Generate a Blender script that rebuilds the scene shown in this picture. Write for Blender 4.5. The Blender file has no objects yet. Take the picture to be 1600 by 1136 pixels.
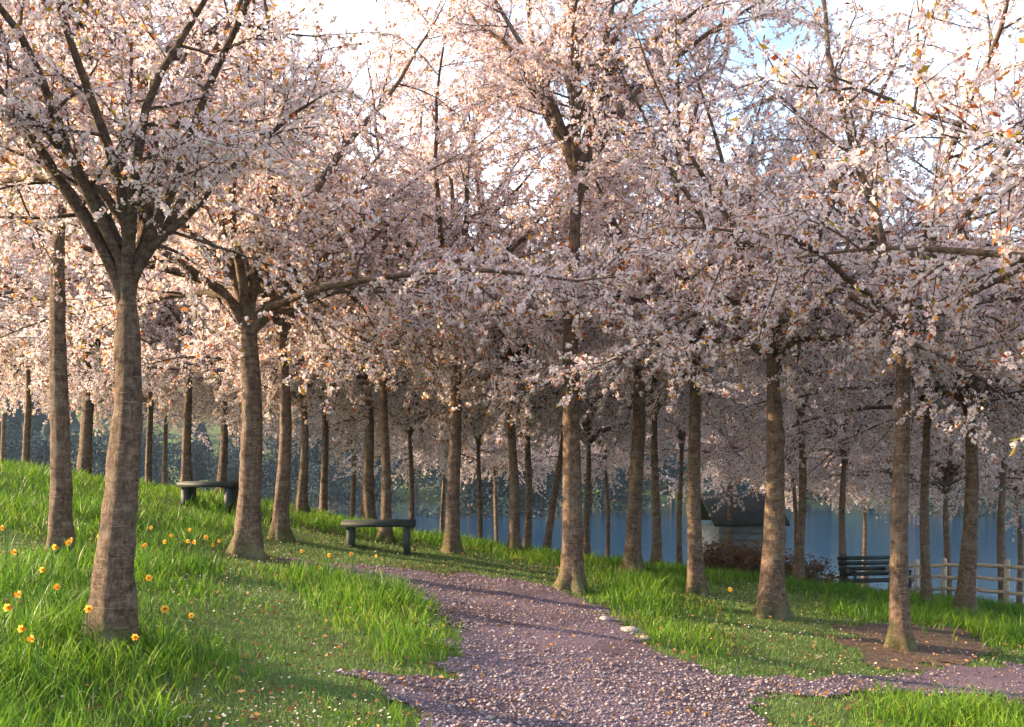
import bpy, math, random
import numpy as np
from mathutils import Vector

random.seed(7)
rng = np.random.default_rng(11)
S = bpy.context.scene
COL = S.collection
R = math.radians

# ------------------------------------------------------------------ camera
EYE = 1.6
cam_d = bpy.data.cameras.new('camera')
cam = bpy.data.objects.new('camera', cam_d); COL.objects.link(cam)
cam.location = (0, 0, EYE)
cam.rotation_euler = (R(90), 0, 0)
cam_d.lens = 35.0; cam_d.sensor_width = 36.0
cam_d.shift_y = 0.0825
cam_d.clip_start = 0.05; cam_d.clip_end = 6000
S.camera = cam

# ------------------------------------------------------------------ light
SUN_AZ = R(-84)          # to the left and a little beyond, measured from +Y towards +X
SUN_EL = R(19)
w = bpy.data.worlds.new('World'); S.world = w; w.use_nodes = True
nt = w.node_tree; nt.nodes.clear()
out = nt.nodes.new('ShaderNodeOutputWorld'); bg = nt.nodes.new('ShaderNodeBackground')
sky = nt.nodes.new('ShaderNodeTexSky'); sky.sky_type = 'NISHITA'; sky.sun_disc = False
sky.sun_elevation = SUN_EL; sky.sun_rotation = SUN_AZ
sky.air_density = 1.0; sky.dust_density = 1.6; sky.ozone_density = 1.2
# thin broken cloud, the same over the whole sky
tc = nt.nodes.new('ShaderNodeTexCoord'); mp = nt.nodes.new('ShaderNodeMapping')
mp.inputs['Scale'].default_value = (1.0, 1.0, 2.2)
no = nt.nodes.new('ShaderNodeTexNoise'); no.inputs['Scale'].default_value = 3.2
no.inputs['Detail'].default_value = 8; no.inputs['Roughness'].default_value = 0.6
cr = nt.nodes.new('ShaderNodeValToRGB')
cr.color_ramp.elements[0].position = 0.40; cr.color_ramp.elements[1].position = 0.72
mx = nt.nodes.new('ShaderNodeMixRGB'); mx.inputs['Color2'].default_value = (5.4, 5.5, 5.9, 1)
nt.links.new(tc.outputs['Generated'], mp.inputs['Vector']); nt.links.new(mp.outputs[0], no.inputs['Vector'])
nt.links.new(no.outputs[0], cr.inputs[0]); nt.links.new(cr.outputs[0], mx.inputs['Fac'])
nt.links.new(sky.outputs[0], mx.inputs['Color1']); nt.links.new(mx.outputs[0], bg.inputs['Color'])
bg.inputs['Strength'].default_value = 0.15
nt.links.new(bg.outputs[0], out.inputs[0])

sd = bpy.data.lights.new('sun', 'SUN'); sun = bpy.data.objects.new('sun', sd); COL.objects.link(sun)
sd.energy = 5.0; sd.angle = R(0.6); sd.color = (1.0, 0.72, 0.42)
to_sun = Vector((math.sin(SUN_AZ)*math.cos(SUN_EL), math.cos(SUN_AZ)*math.cos(SUN_EL), math.sin(SUN_EL)))
sun.rotation_euler = to_sun.to_track_quat('Z', 'Y').to_euler()

S.view_settings.view_transform = 'Standard'; S.view_settings.look = 'None'
S.view_settings.gamma = 1.0; S.view_settings.exposure = 1.85
S.render.engine = 'CYCLES'
S.cycles.max_bounces = 6; S.cycles.transmission_bounces = 3; S.cycles.diffuse_bounces = 5; S.cycles.glossy_bounces = 2
S.cycles.volume_bounces = 0; S.cycles.caustics_reflective = False; S.cycles.caustics_refractive = False

# ------------------------------------------------------------------ helpers
def mesh_np(name, verts, faces_flat, loop_total, attrs=None, smooth=False):
    """faces_flat: 1-D vertex indices; loop_total: per-face vertex count (array)."""
    me = bpy.data.meshes.new(name)
    verts = np.asarray(verts, np.float32); ff = np.asarray(faces_flat, np.int32).ravel()
    lt = np.asarray(loop_total, np.int32)
    me.vertices.add(len(verts)); me.vertices.foreach_set('co', verts.ravel())
    me.loops.add(len(ff)); me.loops.foreach_set('vertex_index', ff)
    me.polygons.add(len(lt))
    ls = np.zeros(len(lt), np.int32); ls[1:] = np.cumsum(lt)[:-1]
    me.polygons.foreach_set('loop_start', ls); me.polygons.foreach_set('loop_total', lt)
    if smooth: me.polygons.foreach_set('use_smooth', np.ones(len(lt), bool))
    for k, v in (attrs or {}).items():
        a = me.attributes.new(k, 'FLOAT', 'POINT'); a.data.foreach_set('value', np.asarray(v, np.float32))
    me.update(calc_edges=True); me.validate()
    return me

def obj(name, me, m=None, parent=None, loc=(0, 0, 0), rot=(0, 0, 0), sc=1.0):
    if m is not None and not me.materials: me.materials.append(m)
    o = bpy.data.objects.new(name, me); COL.objects.link(o)
    o.location = loc; o.rotation_euler = rot
    o.scale = (sc, sc, sc) if not hasattr(sc, '__len__') else sc
    if parent: o.parent = parent
    return o

def empty(name, loc=(0, 0, 0), rz=0.0):
    o = bpy.data.objects.new(name, None); COL.objects.link(o)
    o.location = loc; o.rotation_euler = (0, 0, rz); o.empty_display_size = 0.2
    return o

def tag(o, label=None, cat=None, group=None, kind=None):
    if label: o['label'] = label
    if cat: o['category'] = cat
    if group: o['group'] = group
    if kind: o['kind'] = kind
    return o

class MB:
    """collects tubes and boxes"""
    def __init__(s): s.v = []; s.f = []; s.n = 0
    def tube(s, pts, rad, sides=6, cap=False, lobes=None):
        pts = np.asarray(pts, float); k = len(pts)
        t = np.gradient(pts, axis=0); t /= np.linalg.norm(t, axis=1)[:, None] + 1e-9
        ref = np.array([0.31, 0.95, 0.05]) if abs(t[0][1]) < .9 else np.array([1., 0, 0])
        a = np.cross(t, ref); a /= np.linalg.norm(a, axis=1)[:, None] + 1e-9
        b = np.cross(t, a)
        th = np.linspace(0, 2*np.pi, sides, endpoint=False)
        rad = np.asarray(rad, float)
        rr = rad[:, None] * np.ones((1, sides)) if lobes is None else rad[:, None] * lobes
        ring = pts[:, None, :] + rr[:, :, None]*(np.cos(th)[None, :, None]*a[:, None, :] + np.sin(th)[None, :, None]*b[:, None, :])
        base = s.n
        s.v.append(ring.reshape(-1, 3)); s.n += k*sides
        i = np.arange(k-1)[:, None]*sides; j = np.arange(sides)[None, :]; j2 = (j+1) % sides
        q = np.stack([i+j, i+j2, i+sides+j2, i+sides+j], -1).reshape(-1, 4) + base
        s.f.extend(q.tolist())
        if cap:
            s.f.append([base+x for x in range(sides)][::-1]); s.f.append([base+(k-1)*sides+x for x in range(sides)])
    def box(s, c, size, rz=0.0, jit=0.0):
        x, y, z = [d/2 for d in size]
        p = np.array([[-x,-y,-z],[x,-y,-z],[x,y,-z],[-x,y,-z],[-x,-y,z],[x,-y,z],[x,y,z],[-x,y,z]])
        if jit: p += rng.normal(0, jit, p.shape)
        cz, sz = math.cos(rz), math.sin(rz)
        p = p @ np.array([[cz, sz, 0], [-sz, cz, 0], [0, 0, 1]]) + np.array(c)
        b = s.n; s.v.append(p); s.n += 8
        s.f += [[b, b+3, b+2, b+1], [b+4, b+5, b+6, b+7], [b, b+1, b+5, b+4], [b+1, b+2, b+6, b+5], [b+2, b+3, b+7, b+6], [b+3, b, b+4, b+7]]
    def bar(s, p, q, wd, ht):
        p = np.array(p, float); q = np.array(q, float); d = q-p; d /= np.linalg.norm(d)
        a = np.cross(d, [0, 0, 1.]); n = np.linalg.norm(a)
        a = a/n if n > 1e-3 else np.array([1., 0, 0]); u = np.cross(a, d)
        pts = []
        for e in (p, q):
            for sa, su in ((-1, -1), (1, -1), (1, 1), (-1, 1)): pts.append(e + a*sa*wd/2 + u*su*ht/2)
        b = s.n; s.v.append(np.array(pts)); s.n += 8
        s.f += [[b, b+1, b+2, b+3], [b+7, b+6, b+5, b+4]] + [[b+i, b+4+i, b+4+(i+1) % 4, b+(i+1) % 4] for i in range(4)]
    def mesh(s, name, smooth=False):
        v = np.concatenate(s.v)
        return mesh_np(name, v, [i for f in s.f for i in f], [len(f) for f in s.f], smooth=smooth)

def vnoise(x, y, seed=0):
    """smooth value noise"""
    x = np.asarray(x, float); y = np.asarray(y, float)
    xi = np.floor(x).astype(np.int64); yi = np.floor(y).astype(np.int64)
    fx = x-xi; fy = y-yi; fx = fx*fx*(3-2*fx); fy = fy*fy*(3-2*fy)
    def h(a, b):
        n = (a*374761393 + b*668265263 + seed*974711) & 0x7fffffff
        n = ((n ^ (n >> 13))*1274126177) & 0x7fffffff
        return ((n ^ (n >> 16)) & 0xffff)/65535.0
    return (h(xi, yi)*(1-fx)+h(xi+1, yi)*fx)*(1-fy) + (h(xi, yi+1)*(1-fx)+h(xi+1, yi+1)*fx)*fy

def in_poly(px, py, poly):
    px = np.asarray(px, float); py = np.asarray(py, float)
    c = np.zeros(px.shape, bool); n = len(poly); j = n-1
    for i in range(n):
        xi, yi = poly[i]; xj, yj = poly[j]
        if yi != yj:
            c ^= ((yi > py) != (yj > py)) & (px < (xj-xi)*(py-yi)/(yj-yi)+xi)
        j = i
    return c

# ------------------------------------------------------------------ materials
def mat(name):
    m = bpy.data.materials.new(name); m.use_nodes = True; m.node_tree.nodes.clear()
    o = m.node_tree.nodes.new('ShaderNodeOutputMaterial')
    return m, m.node_tree, o
def N(t, typ, **kw):
    n = t.nodes.new('ShaderNode'+typ)
    for k, v in kw.items():
        if k in n.inputs: n.inputs[k].default_value = v
        else: setattr(n, k, v)
    return n
def ramp(t, src, stops):
    r = t.nodes.new('ShaderNodeValToRGB'); el = r.color_ramp.elements
    while len(el) < len(stops): el.new(0.5)
    for e, (p, c) in zip(el, stops): e.position = p; e.color = (*c, 1)
    t.links.new(src, r.inputs[0]); return r
def noise(t, scale, detail=5, rough=.55, vec=None, sc=None):
    n = N(t, 'TexNoise', Scale=scale, Detail=detail, Roughness=rough)
    if vec is not None:
        if sc is not None:
            mpn = t.nodes.new('ShaderNodeMapping'); mpn.inputs['Scale'].default_value = sc
            t.links.new(vec, mpn.inputs[0]); vec = mpn.outputs[0]
        t.links.new(vec, n.inputs['Vector'])
    return n

def leafy(name, stops, transl=0.45, rough=0.6, attr='tint', core=None, tboost=1.0):
    m, t, o = mat(name)
    a = N(t, 'Attribute', attribute_name=attr)
    r = ramp(t, a.outputs['Fac'], stops); c = r.outputs[0]
    if core:
        b = N(t, 'Attribute', attribute_name='core')
        x = N(t, 'MixRGB'); x.inputs['Color2'].default_value = (*core, 1)
        t.links.new(b.outputs['Fac'], x.inputs['Fac']); t.links.new(c, x.inputs['Color1']); c = x.outputs[0]
    d = N(t, 'BsdfPrincipled', Roughness=rough)
    d.inputs['Specular IOR Level'].default_value = 0.25
    tr = N(t, 'BsdfTranslucent'); ms = N(t, 'MixShader'); ms.inputs[0].default_value = transl
    t.links.new(c, d.inputs['Base Color']); t.links.new(c, tr.inputs['Color'])
    t.links.new(d.outputs[0], ms.inputs[1]); t.links.new(tr.outputs[0], ms.inputs[2])
    t.links.new(ms.outputs[0], o.inputs[0]); return m

M_BLOSSOM = leafy('blossom', [(0, (.80, .64, .72)), (.3, (.85, .77, .81)), (.65, (.89, .86, .86)), (1, (.91, .89, .85))], .48, .7, core=(.58, .30, .34))
M_BRONZE = leafy('bronze_leaf', [(0, (.36, .08, .025)), (.35, (.52, .17, .03)), (.7, (.55, .30, .04)), (1, (.26, .27, .04))], .5, .45)
M_GRASS = leafy('grass_blade', [(0, (.05, .13, .014)), (.4, (.11, .24, .018)), (.75, (.21, .33, .025)), (.92, (.32, .37, .05)), (1, (.45, .38, .16))], .45, .5)
M_LAWN = leafy('lawn_blade', [(0, (.09, .17, .045)), (.5, (.155, .26, .075)), (.85, (.24, .33, .10)), (1, (.40, .36, .19))], .4, .55)
M_PETALFALL = leafy('fallen_petal', [(0, (.66, .48, .50)), (.6, (.80, .70, .70)), (1, (.50, .36, .30))], .25, .7)
M_LEAFLITTER = leafy('leaf_litter', [(0, (.10, .045, .02)), (.5, (.22, .10, .035)), (1, (.33, .2, .08))], .15, .7)
M_RUSSET = leafy('russet_leaf', [(0, (.10, .045, .03)), (.5, (.19, .085, .05)), (1, (.15, .13, .05))], .35, .6)
M_FAR = leafy('far_needles', [(0, (.018, .034, .040)), (.5, (.028, .048, .055)), (1, (.045, .066, .066))], .1, .8)
M_YELLOW = leafy('daffodil_petal', [(0, (.78, .50, .05)), (1, (.80, .62, .12))], .35, .5)
M_ORANGE = leafy('daffodil_trumpet', [(0, (.80, .26, .015)), (1, (.85, .34, .02))], .3, .5)
M_STEM = leafy('daffodil_stem', [(0, (.06, .14, .03)), (1, (.10, .19, .04))], .25, .5)

def bark_material(name='cherry_bark', moss=True):
    m, t, o = mat(name)
    tc = N(t, 'TexCoord'); v = tc.outputs['Object']
    n1 = noise(t, 3.2, 8, .65, v)
    n2 = noise(t, 7, 9, .78, v, (1.2, 1.2, 2.4))      # horizontal bands of cherry bark
    n3 = noise(t, 30, 9, .8, v, (1.5, 1.5, .42))  # vertical cracks
    n4 = noise(t, 75, 4, .7, v)
    a = N(t, 'MixRGB', blend_type='MIX'); a.inputs['Fac'].default_value = .5
    t.links.new(n2.outputs[0], a.inputs['Color1']); t.links.new(n3.outputs[0], a.inputs['Color2'])
    c = ramp(t, a.outputs[0], [(.36, (.022, .015, .013)), (.46, (.085, .056, .042)), (.55, (.195, .138, .102)), (.68, (.38, .30, .235))])
    n5 = noise(t, 1, 3, .5, v, (11, 11, 62)); de = ramp(t, n5.outputs[0], [(.60, (0, 0, 0)), (.66, (1, 1, 1))])
    dm = N(t, 'Math', operation='MULTIPLY'); dm.inputs[1].default_value = .5; t.links.new(de.outputs[0], dm.inputs[0])
    c0 = c; c = N(t, 'MixRGB'); c.inputs['Color2'].default_value = (.34, .25, .18, 1)
    t.links.new(dm.outputs[0], c.inputs['Fac']); t.links.new(c0.outputs[0], c.inputs['Color1'])
    # moss on the foot of the trunk, broken up
    sp = N(t, 'SeparateXYZ'); t.links.new(v, sp.inputs[0])
    mr = N(t, 'MapRange'); mr.inputs[1].default_value = .75; mr.inputs[2].default_value = 0.0; t.links.new(sp.outputs['Z'], mr.inputs[0])
    nm = noise(t, 7, 6, .65, v); mm = N(t, 'Math', operation='MULTIPLY'); t.links.new(mr.outputs[0], mm.inputs[0]); t.links.new(nm.outputs[0], mm.inputs[1])
    mk = ramp(t, mm.outputs[0], [(.30, (0, 0, 0)), (.48, (.8, .8, .8) if moss else (0, 0, 0))])
    c1 = c; c = N(t, 'MixRGB'); c.inputs['Color2'].default_value = (.085, .10, .03, 1)
    t.links.new(mk.outputs[0], c.inputs['Fac']); t.links.new(c1.outputs[0], c.inputs['Color1'])
    # pale grey lichen with its own patches
    l = ramp(t, n1.outputs[0], [(.52, (0, 0, 0)), (.66, (1, 1, 1))])
    ls = N(t, 'Math', operation='MULTIPLY'); ls.inputs[1].default_value = .45
    t.links.new(l.outputs[0], ls.inputs[0])
    x = N(t, 'MixRGB'); x.inputs['Color2'].default_value = (.24, .22, .18, 1)
    t.links.new(ls.outputs[0], x.inputs['Fac']); t.links.new(c.outputs[0], x.inputs['Color1'])
    d = N(t, 'BsdfPrincipled', Roughness=.85); d.inputs['Specular IOR Level'].default_value = .2
    t.links.new(x.outputs[0], d.inputs['Base Color'])
    s = N(t, 'Math', operation='ADD'); t.links.new(a.outputs[0], s.inputs[0])
    s2 = N(t, 'Math', operation='MULTIPLY'); s2.inputs[1].default_value = .35
    t.links.new(n4.outputs[0], s2.inputs[0]); t.links.new(s2.outputs[0], s.inputs[1])
    b = N(t, 'Bump', Strength=1.0, Distance=.04); t.links.new(s.outputs[0], b.inputs['Height'])
    t.links.new(b.outputs[0], d.inputs['Normal']); t.links.new(d.outputs[0], o.inputs[0]); return m
M_BARK = bark_material()
M_LIMB = bark_material('limb_bark', False)

def simple(name, stops, scale=8, rough=.8, bump=.3, dist=.01, sc=None, spec=.3):
    m, t, o = mat(name)
    tc = N(t, 'TexCoord'); n = noise(t, scale, 7, .62, tc.outputs['Object'], sc or (1, 1, 1))
    c = ramp(t, n.outputs[0], stops)
    d = N(t, 'BsdfPrincipled', Roughness=rough); d.inputs['Specular IOR Level'].default_value = spec
    t.links.new(c.outputs[0], d.inputs['Base Color'])
    b = N(t, 'Bump', Strength=bump, Distance=dist); t.links.new(n.outputs[0], b.inputs['Height'])
    t.links.new(b.outputs[0], d.inputs['Normal']); t.links.new(d.outputs[0], o.inputs[0]); return m
M_TWIG = simple('twig_bark', [(.3, (.045, .032, .03)), (.7, (.13, .095, .085))], 14, .8, .5, .01)
M_WOOD = simple('weathered_wood', [(.3, (.26, .21, .16)), (.55, (.42, .36, .29)), (.75, (.55, .48, .40))], 6, .8, .5, .01, (1, 6, 6))
M_SLAT = simple('dark_slat', [(.3, (.012, .018, .018)), (.7, (.035, .048, .046))], 5, .6, .3, .006)
M_IRON = simple('iron', [(.3, (.02, .02, .022)), (.7, (.05, .05, .05))], 12, .5, .2, .004)
M_BOARD = simple('hut_board', [(.3, (.10, .12, .13)), (.7, (.24, .26, .27))], 4, .8, .3, .01, (1, 1, 5))
M_ROOF = simple('hut_roof', [(.3, (.018, .024, .026)), (.7, (.045, .055, .055))], 5, .7, .4, .02)
M_STONE = simple('pale_stone', [(.3, (.24, .21, .20)), (.7, (.46, .42, .40))], 9, .85, .6, .02)
M_PEBBLE = leafy('pebble', [(0, (.10, .078, .09)), (.4, (.18, .142, .165)), (.8, (.28, .235, .26)), (1, (.46, .41, .42))], 0.0, .8)
M_SHADE = simple('dark_glass', [(.3, (.01, .012, .014)), (.7, (.02, .024, .028))], 3, .2, .0, .001)

def path_material():
    m, t, o = mat('gravel_path')
    tc = N(t, 'TexCoord'); v = tc.outputs['Object']
    n1 = noise(t, .9, 5, .6, v); n2 = noise(t, 45, 8, .75, v)
    vo = N(t, 'TexVoronoi', Scale=70.0); t.links.new(v, vo.inputs['Vector'])
    c = ramp(t, n2.outputs[0], [(.28, (.075, .054, .070)), (.5, (.155, .117, .150)), (.72, (.28, .225, .275))])
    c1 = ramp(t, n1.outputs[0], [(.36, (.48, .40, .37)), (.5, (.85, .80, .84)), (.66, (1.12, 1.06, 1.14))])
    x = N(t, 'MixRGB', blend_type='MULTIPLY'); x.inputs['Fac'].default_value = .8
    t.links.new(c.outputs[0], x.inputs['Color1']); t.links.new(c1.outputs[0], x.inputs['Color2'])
    d = N(t, 'BsdfPrincipled', Roughness=.9); d.inputs['Specular IOR Level'].default_value = .2
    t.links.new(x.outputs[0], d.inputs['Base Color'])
    b = N(t, 'Bump', Strength=.9, Distance=.02); t.links.new(n2.outputs[0], b.inputs['Height'])
    b2 = N(t, 'Bump', Strength=.6, Distance=.012); t.links.new(vo.outputs['Distance'], b2.inputs['Height'])
    t.links.new(b.outputs[0], b2.inputs['Normal']); t.links.new(b2.outputs[0], d.inputs['Normal'])
    t.links.new(d.outputs[0], o.inputs[0]); return m
M_PATH = path_material()

def ground_material():
    m, t, o = mat('ground_soil_and_turf')
    g = N(t, 'NewGeometry'); v = g.outputs['Position']
    n1 = noise(t, .55, 6, .6, v); n2 = noise(t, 18, 7, .7, v)
    c = ramp(t, n2.outputs[0], [(.3, (.050, .070, .026)), (.55, (.095, .135, .045)), (.75, (.16, .19, .075))])
    e = ramp(t, n2.outputs[0], [(.3, (.055, .036, .022)), (.7, (.13, .09, .06))])
    k = ramp(t, n1.outputs[0], [(.52, (0, 0, 0)), (.64, (1, 1, 1))])
    x = N(t, 'MixRGB'); t.links.new(k.outputs[0], x.inputs['Fac'])
    t.links.new(c.outputs[0], x.inputs['Color1']); t.links.new(e.outputs[0], x.inputs['Color2'])
    d = N(t, 'BsdfPrincipled', Roughness=.95); d.inputs['Specular IOR Level'].default_value = .1
    t.links.new(x.outputs[0], d.inputs['Base Color'])
    b = N(t, 'Bump', Strength=.8, Distance=.04); t.links.new(n2.outputs[0], b.inputs['Height'])
    t.links.new(b.outputs[0], d.inputs['Normal']); t.links.new(d.outputs[0], o.inputs[0]); return m
M_GROUND = ground_material()

def water_material():
    m, t, o = mat('lake_water')
    g = N(t, 'NewGeometry'); n = noise(t, 1.1, 6, .65, g.outputs['Position'], (.7, 1.5, 1))
    d = N(t, 'BsdfPrincipled', Roughness=.06, IOR=1.333)
    d.inputs['Base Color'].default_value = (.010, .040, .090, 1)
    b = N(t, 'Bump', Strength=.3, Distance=.08); t.links.new(n.outputs[0], b.inputs['Height'])
    t.links.new(b.outputs[0], d.inputs['Normal']); t.links.new(d.outputs[0], o.inputs[0]); return m
M_WATER = water_material()

# ------------------------------------------------------------------ terrain
LAKE_Z = -6.0
def height(x, y):
    x = np.asarray(x, float); y = np.asarray(y, float)
    z = -0.125*15*np.tanh(x/15) - .16*np.clip(-x-10.5, 0, 26)  # unseen ground at far left shaped to fall away, letting sun under the crowns
    z = z + (vnoise(x*.35+9, y*.35, 3)-.5)*.16*np.clip(y/8, 0, 1) + (vnoise(x*1.3, y*1.3, 5)-.5)*.04
    lf = np.clip((1.0-x)/6, 0, 1); lf = lf*lf*(3-2*lf)
    z = z + lf*.34*np.exp(-((y-17.0)/4.5)**2) + .12*np.clip((-x-4)/5, 0, 1)*np.clip((y-8)/6, 0, 1)
    crest = 19.0 + 1.2*(vnoise(x*.2, x*0+3, 8)-.5)
    u = (y-crest)/2.2
    z = z - .27*2.2*np.where(u > 20, u, np.log1p(np.exp(np.minimum(u, 20))))
    bed = LAKE_Z - 2.5
    z = np.where(z < bed+2, bed + 2*np.exp(np.clip((z-bed-2)/2, -40, 0)), z)
    # far shore and wooded hills
    f = np.clip((y-96-14*vnoise(x*.02, y*0+1, 4))/330, 0, 1); f = f*f*(3-2*f)
    z = z + f*(40 + 46*vnoise(x*.0045+2, y*.003, 6) + 12*vnoise(x*.014, y*.012, 7))
    return z
def H(x, y): return float(height(np.array([x]), np.array([y]))[0])
def gp(px, py, slope=.125, f=1556.):
    """ground position seen along one line of sight of the site survey"""
    kx = (px-800)/f; s = (py-700)/f
    d = EYE/(s-slope*kx); return (kx*d, d)

def axis(parts):
    a = []
    for lo, hi, st in parts: a += list(np.arange(lo, hi, st))
    return np.array(a+[parts[-1][1]])
gx = axis([(-900, -200, 50), (-200, -40, 8), (-40, -14, 1), (-14, 14, .2), (14, 40, 1), (40, 200, 8), (200, 900, 50)])
gy = axis([(-80, -10, 5), (-10, 2, .6), (2, 24, .2), (24, 60, .8), (60, 240, 4), (240, 900, 15)])
GX, GY = np.meshgrid(gx, gy); nx, ny = len(gx), len(gy)
GV = np.stack([GX.ravel(), GY.ravel(), height(GX, GY).ravel()], 1)
ii = (np.arange(ny-1)[:, None]*nx + np.arange(nx-1)[None, :]).ravel()
tag(obj('ground', mesh_np('ground', GV, np.stack([ii, ii+1, ii+nx+1, ii+nx], 1), np.full(len(ii), 4), smooth=True), M_GROUND), kind='structure')
lv = [(-900, 24, LAKE_Z), (900, 24, LAKE_Z), (900, 620, LAKE_Z), (-900, 620, LAKE_Z)]
tag(obj('lake', mesh_np('lake', lv, [0, 1, 2, 3], [4]), M_WATER), kind='structure')

# ------------------------------------------------------------------ path
PATH = [gp(*p) for p in [(648, 1420), (655, 1240), (668, 1136), (640, 1098), (600, 1082), (560, 1070), (548, 1056), (580, 1050),
        (640, 1054), (700, 1056), (712, 1020), (702, 975), (672, 938), (630, 915), (570, 898), (450, 878), (440, 868), (560, 878), (660, 886), (780, 896),
        (870, 912), (925, 934), (965, 962), (1015, 1000), (1060, 1032), (1110, 1052), (1200, 1056), (1350, 1050), (1480, 1044), (1640, 1050), (1900, 1062), (1900, 1135),
        (1640, 1100), (1480, 1082), (1330, 1080), (1235, 1088), (1185, 1104), (1178, 1136), (1180, 1240), (1186, 1420)]]
pxs = [p[0] for p in PATH]; pys = [p[1] for p in PATH]
def on_path(x, y, wob=.16):
    x = np.asarray(x, float); y = np.asarray(y, float)
    return in_poly(x + (vnoise(x*4, y*4, 21)-.5)*wob*2 + (vnoise(x*17, y*17, 23)-.5)*wob, y + (vnoise(x*4+50, y*4, 22)-.5)*wob*2, PATH)
cs = .045
px_, py_ = np.meshgrid(np.arange(min(pxs)-.2, max(pxs)+.2, cs), np.arange(min(pys)-.2, max(pys)+.2, cs))
def path_z(x, y): return height(x, y) + .006 + .009*vnoise(x*9, y*9, 31) + .005*vnoise(x*26, y*26, 32)
pv = np.stack([px_.ravel(), py_.ravel(), path_z(px_, py_).ravel()], 1)
pn = px_.shape[1]; pi = (np.arange(px_.shape[0]-1)[:, None]*pn + np.arange(pn-1)[None, :]).ravel()
keep = on_path(px_.ravel()[pi]+cs/2, py_.ravel()[pi]+cs/2); pi = pi[keep]
q = np.stack([pi, pi+1, pi+pn+1, pi+pn], 1); u_, inv = np.unique(q, return_inverse=True)
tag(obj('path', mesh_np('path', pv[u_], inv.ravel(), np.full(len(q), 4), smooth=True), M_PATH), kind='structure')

# worn bare soil round the dark trunk by the side path
SOIL = [gp(*p) for p in [(1315, 988), (1380, 976), (1470, 984), (1545, 1006), (1560, 1030), (1500, 1041), (1400, 1045), (1340, 1024)]]
def on_soil(x, y):
    return in_poly(x + (vnoise(x*3.5, y*3.5, 91)-.5)*.5 + (vnoise(x*14, y*14, 93)-.5)*.16, y + (vnoise(x*3.5+9, y*3.5, 92)-.5)*.4, SOIL)
sx0, sy0 = np.meshgrid(np.arange(2.6, 7.2, .05), np.arange(7.4, 12.6, .05)); sn = sx0.shape[1]
si = (np.arange(sx0.shape[0]-1)[:, None]*sn + np.arange(sn-1)[None, :]).ravel()
si = si[on_soil(sx0.ravel()[si]+.025, sy0.ravel()[si]+.025) & ~on_path(sx0.ravel()[si]+.025, sy0.ravel()[si]+.025, .26)]
sq = np.stack([si, si+1, si+sn+1, si+sn], 1); su, sinv = np.unique(sq, return_inverse=True)
sv = np.stack([sx0.ravel(), sy0.ravel(), (height(sx0, sy0)+.003+.008*vnoise(sx0*8, sy0*8, 94)+.008*vnoise(sx0*21, sy0*21, 95)).ravel()], 1)
M_SOIL = simple('bare_soil', [(.3, (.055, .034, .026)), (.55, (.115, .074, .056)), (.75, (.20, .14, .11))], 16, .95, .8, .03)
tag(obj('bare_soil', mesh_np('bare_soil', sv[su], sinv.ravel(), np.full(len(sq), 4), smooth=True), M_SOIL), kind='structure')

# ------------------------------------------------------------------ cherry trees
def rot_about(d, axis_, ang):
    c, s = math.cos(ang), math.sin(ang)
    return d*c + np.cross(axis_, d)*s + axis_*np.dot(axis_, d)*(1-c)
def perp(d):
    a = rng.normal(size=3); a -= d*np.dot(a, d); return a/np.linalg.norm(a)
def grow(p, d, L, n, wander, bend):
    pts = [p.copy()]; d = d/np.linalg.norm(d)
    for i in range(n):
        d = d + rng.normal(0, wander, 3) + np.array([0, 0, bend]); d /= np.linalg.norm(d)
        p = p + d*L/n; pts.append(p.copy())
    return np.array(pts)

def flowers(cent, nrm, rad):
    """cupped five-petal flowers, 5 triangles each"""
    n = len(cent)
    nrm = nrm/np.linalg.norm(nrm, axis=1)[:, None]
    a = np.cross(nrm, rng.normal(size=(n, 3))); a /= np.linalg.norm(a, axis=1)[:, None]
    b = np.cross(nrm, a)
    th = np.arange(5)*2*np.pi/5
    rj = rad[:, None]*rng.uniform(.75, 1.2, (n, 5)); cup = rng.uniform(.15, .55, (n, 1))*rad[:, None]*rng.uniform(.6, 1.3, (n, 5))
    ring = cent[:, None, :] + rj[:, :, None]*(np.cos(th)[None, :, None]*a[:, None, :]+np.sin(th)[None, :, None]*b[:, None, :]) + cup[:, :, None]*nrm[:, None, :]
    v = np.concatenate([cent[:, None, :], ring], 1).reshape(-1, 3)
    k = np.arange(5); tri = np.stack([np.zeros(5, int), 1+k, 1+(k+1) % 5], 1)
    f = (tri[None] + (np.arange(n)*6)[:, None, None]).reshape(-1)
    tint = np.repeat(np.clip(rng.normal(.55, .25, n), 0, 1), 6)
    core = np.tile(np.array([.55, 0, 0, 0, 0, 0]), n)
    return v, f, np.full(n*5, 3), {'tint': tint, 'core': core}

def leaves(cent, d, L, wd):
    n = len(cent); d = d/np.linalg.norm(d, axis=1)[:, None]
    a = np.cross(d, rng.normal(size=(n, 3))); a /= np.linalg.norm(a, axis=1)[:, None]
    up = np.cross(a, d)
    p0 = cent; p1 = cent + d*(L*.5)[:, None] + a*(wd*.5)[:, None] + up*(L*.12)[:, None]
    p3 = cent + d*(L*.5)[:, None] - a*(wd*.5)[:, None] + up*(L*.12)[:, None]; p2 = cent + d*L[:, None]
    pm = cent + d*(L*.5)[:, None]
    v = np.stack([p0, p1, p2, p3, pm], 1).reshape(-1, 3)
    tri = np.array([[0, 1, 4], [1, 2, 4], [0, 4, 3], [4, 2, 3]])
    f = (tri[None]+(np.arange(n)*5)[:, None, None]).reshape(-1)
    return v, f, np.full(n*4, 3), {'tint': np.repeat(rng.uniform(0, 1, n), 5)}

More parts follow.
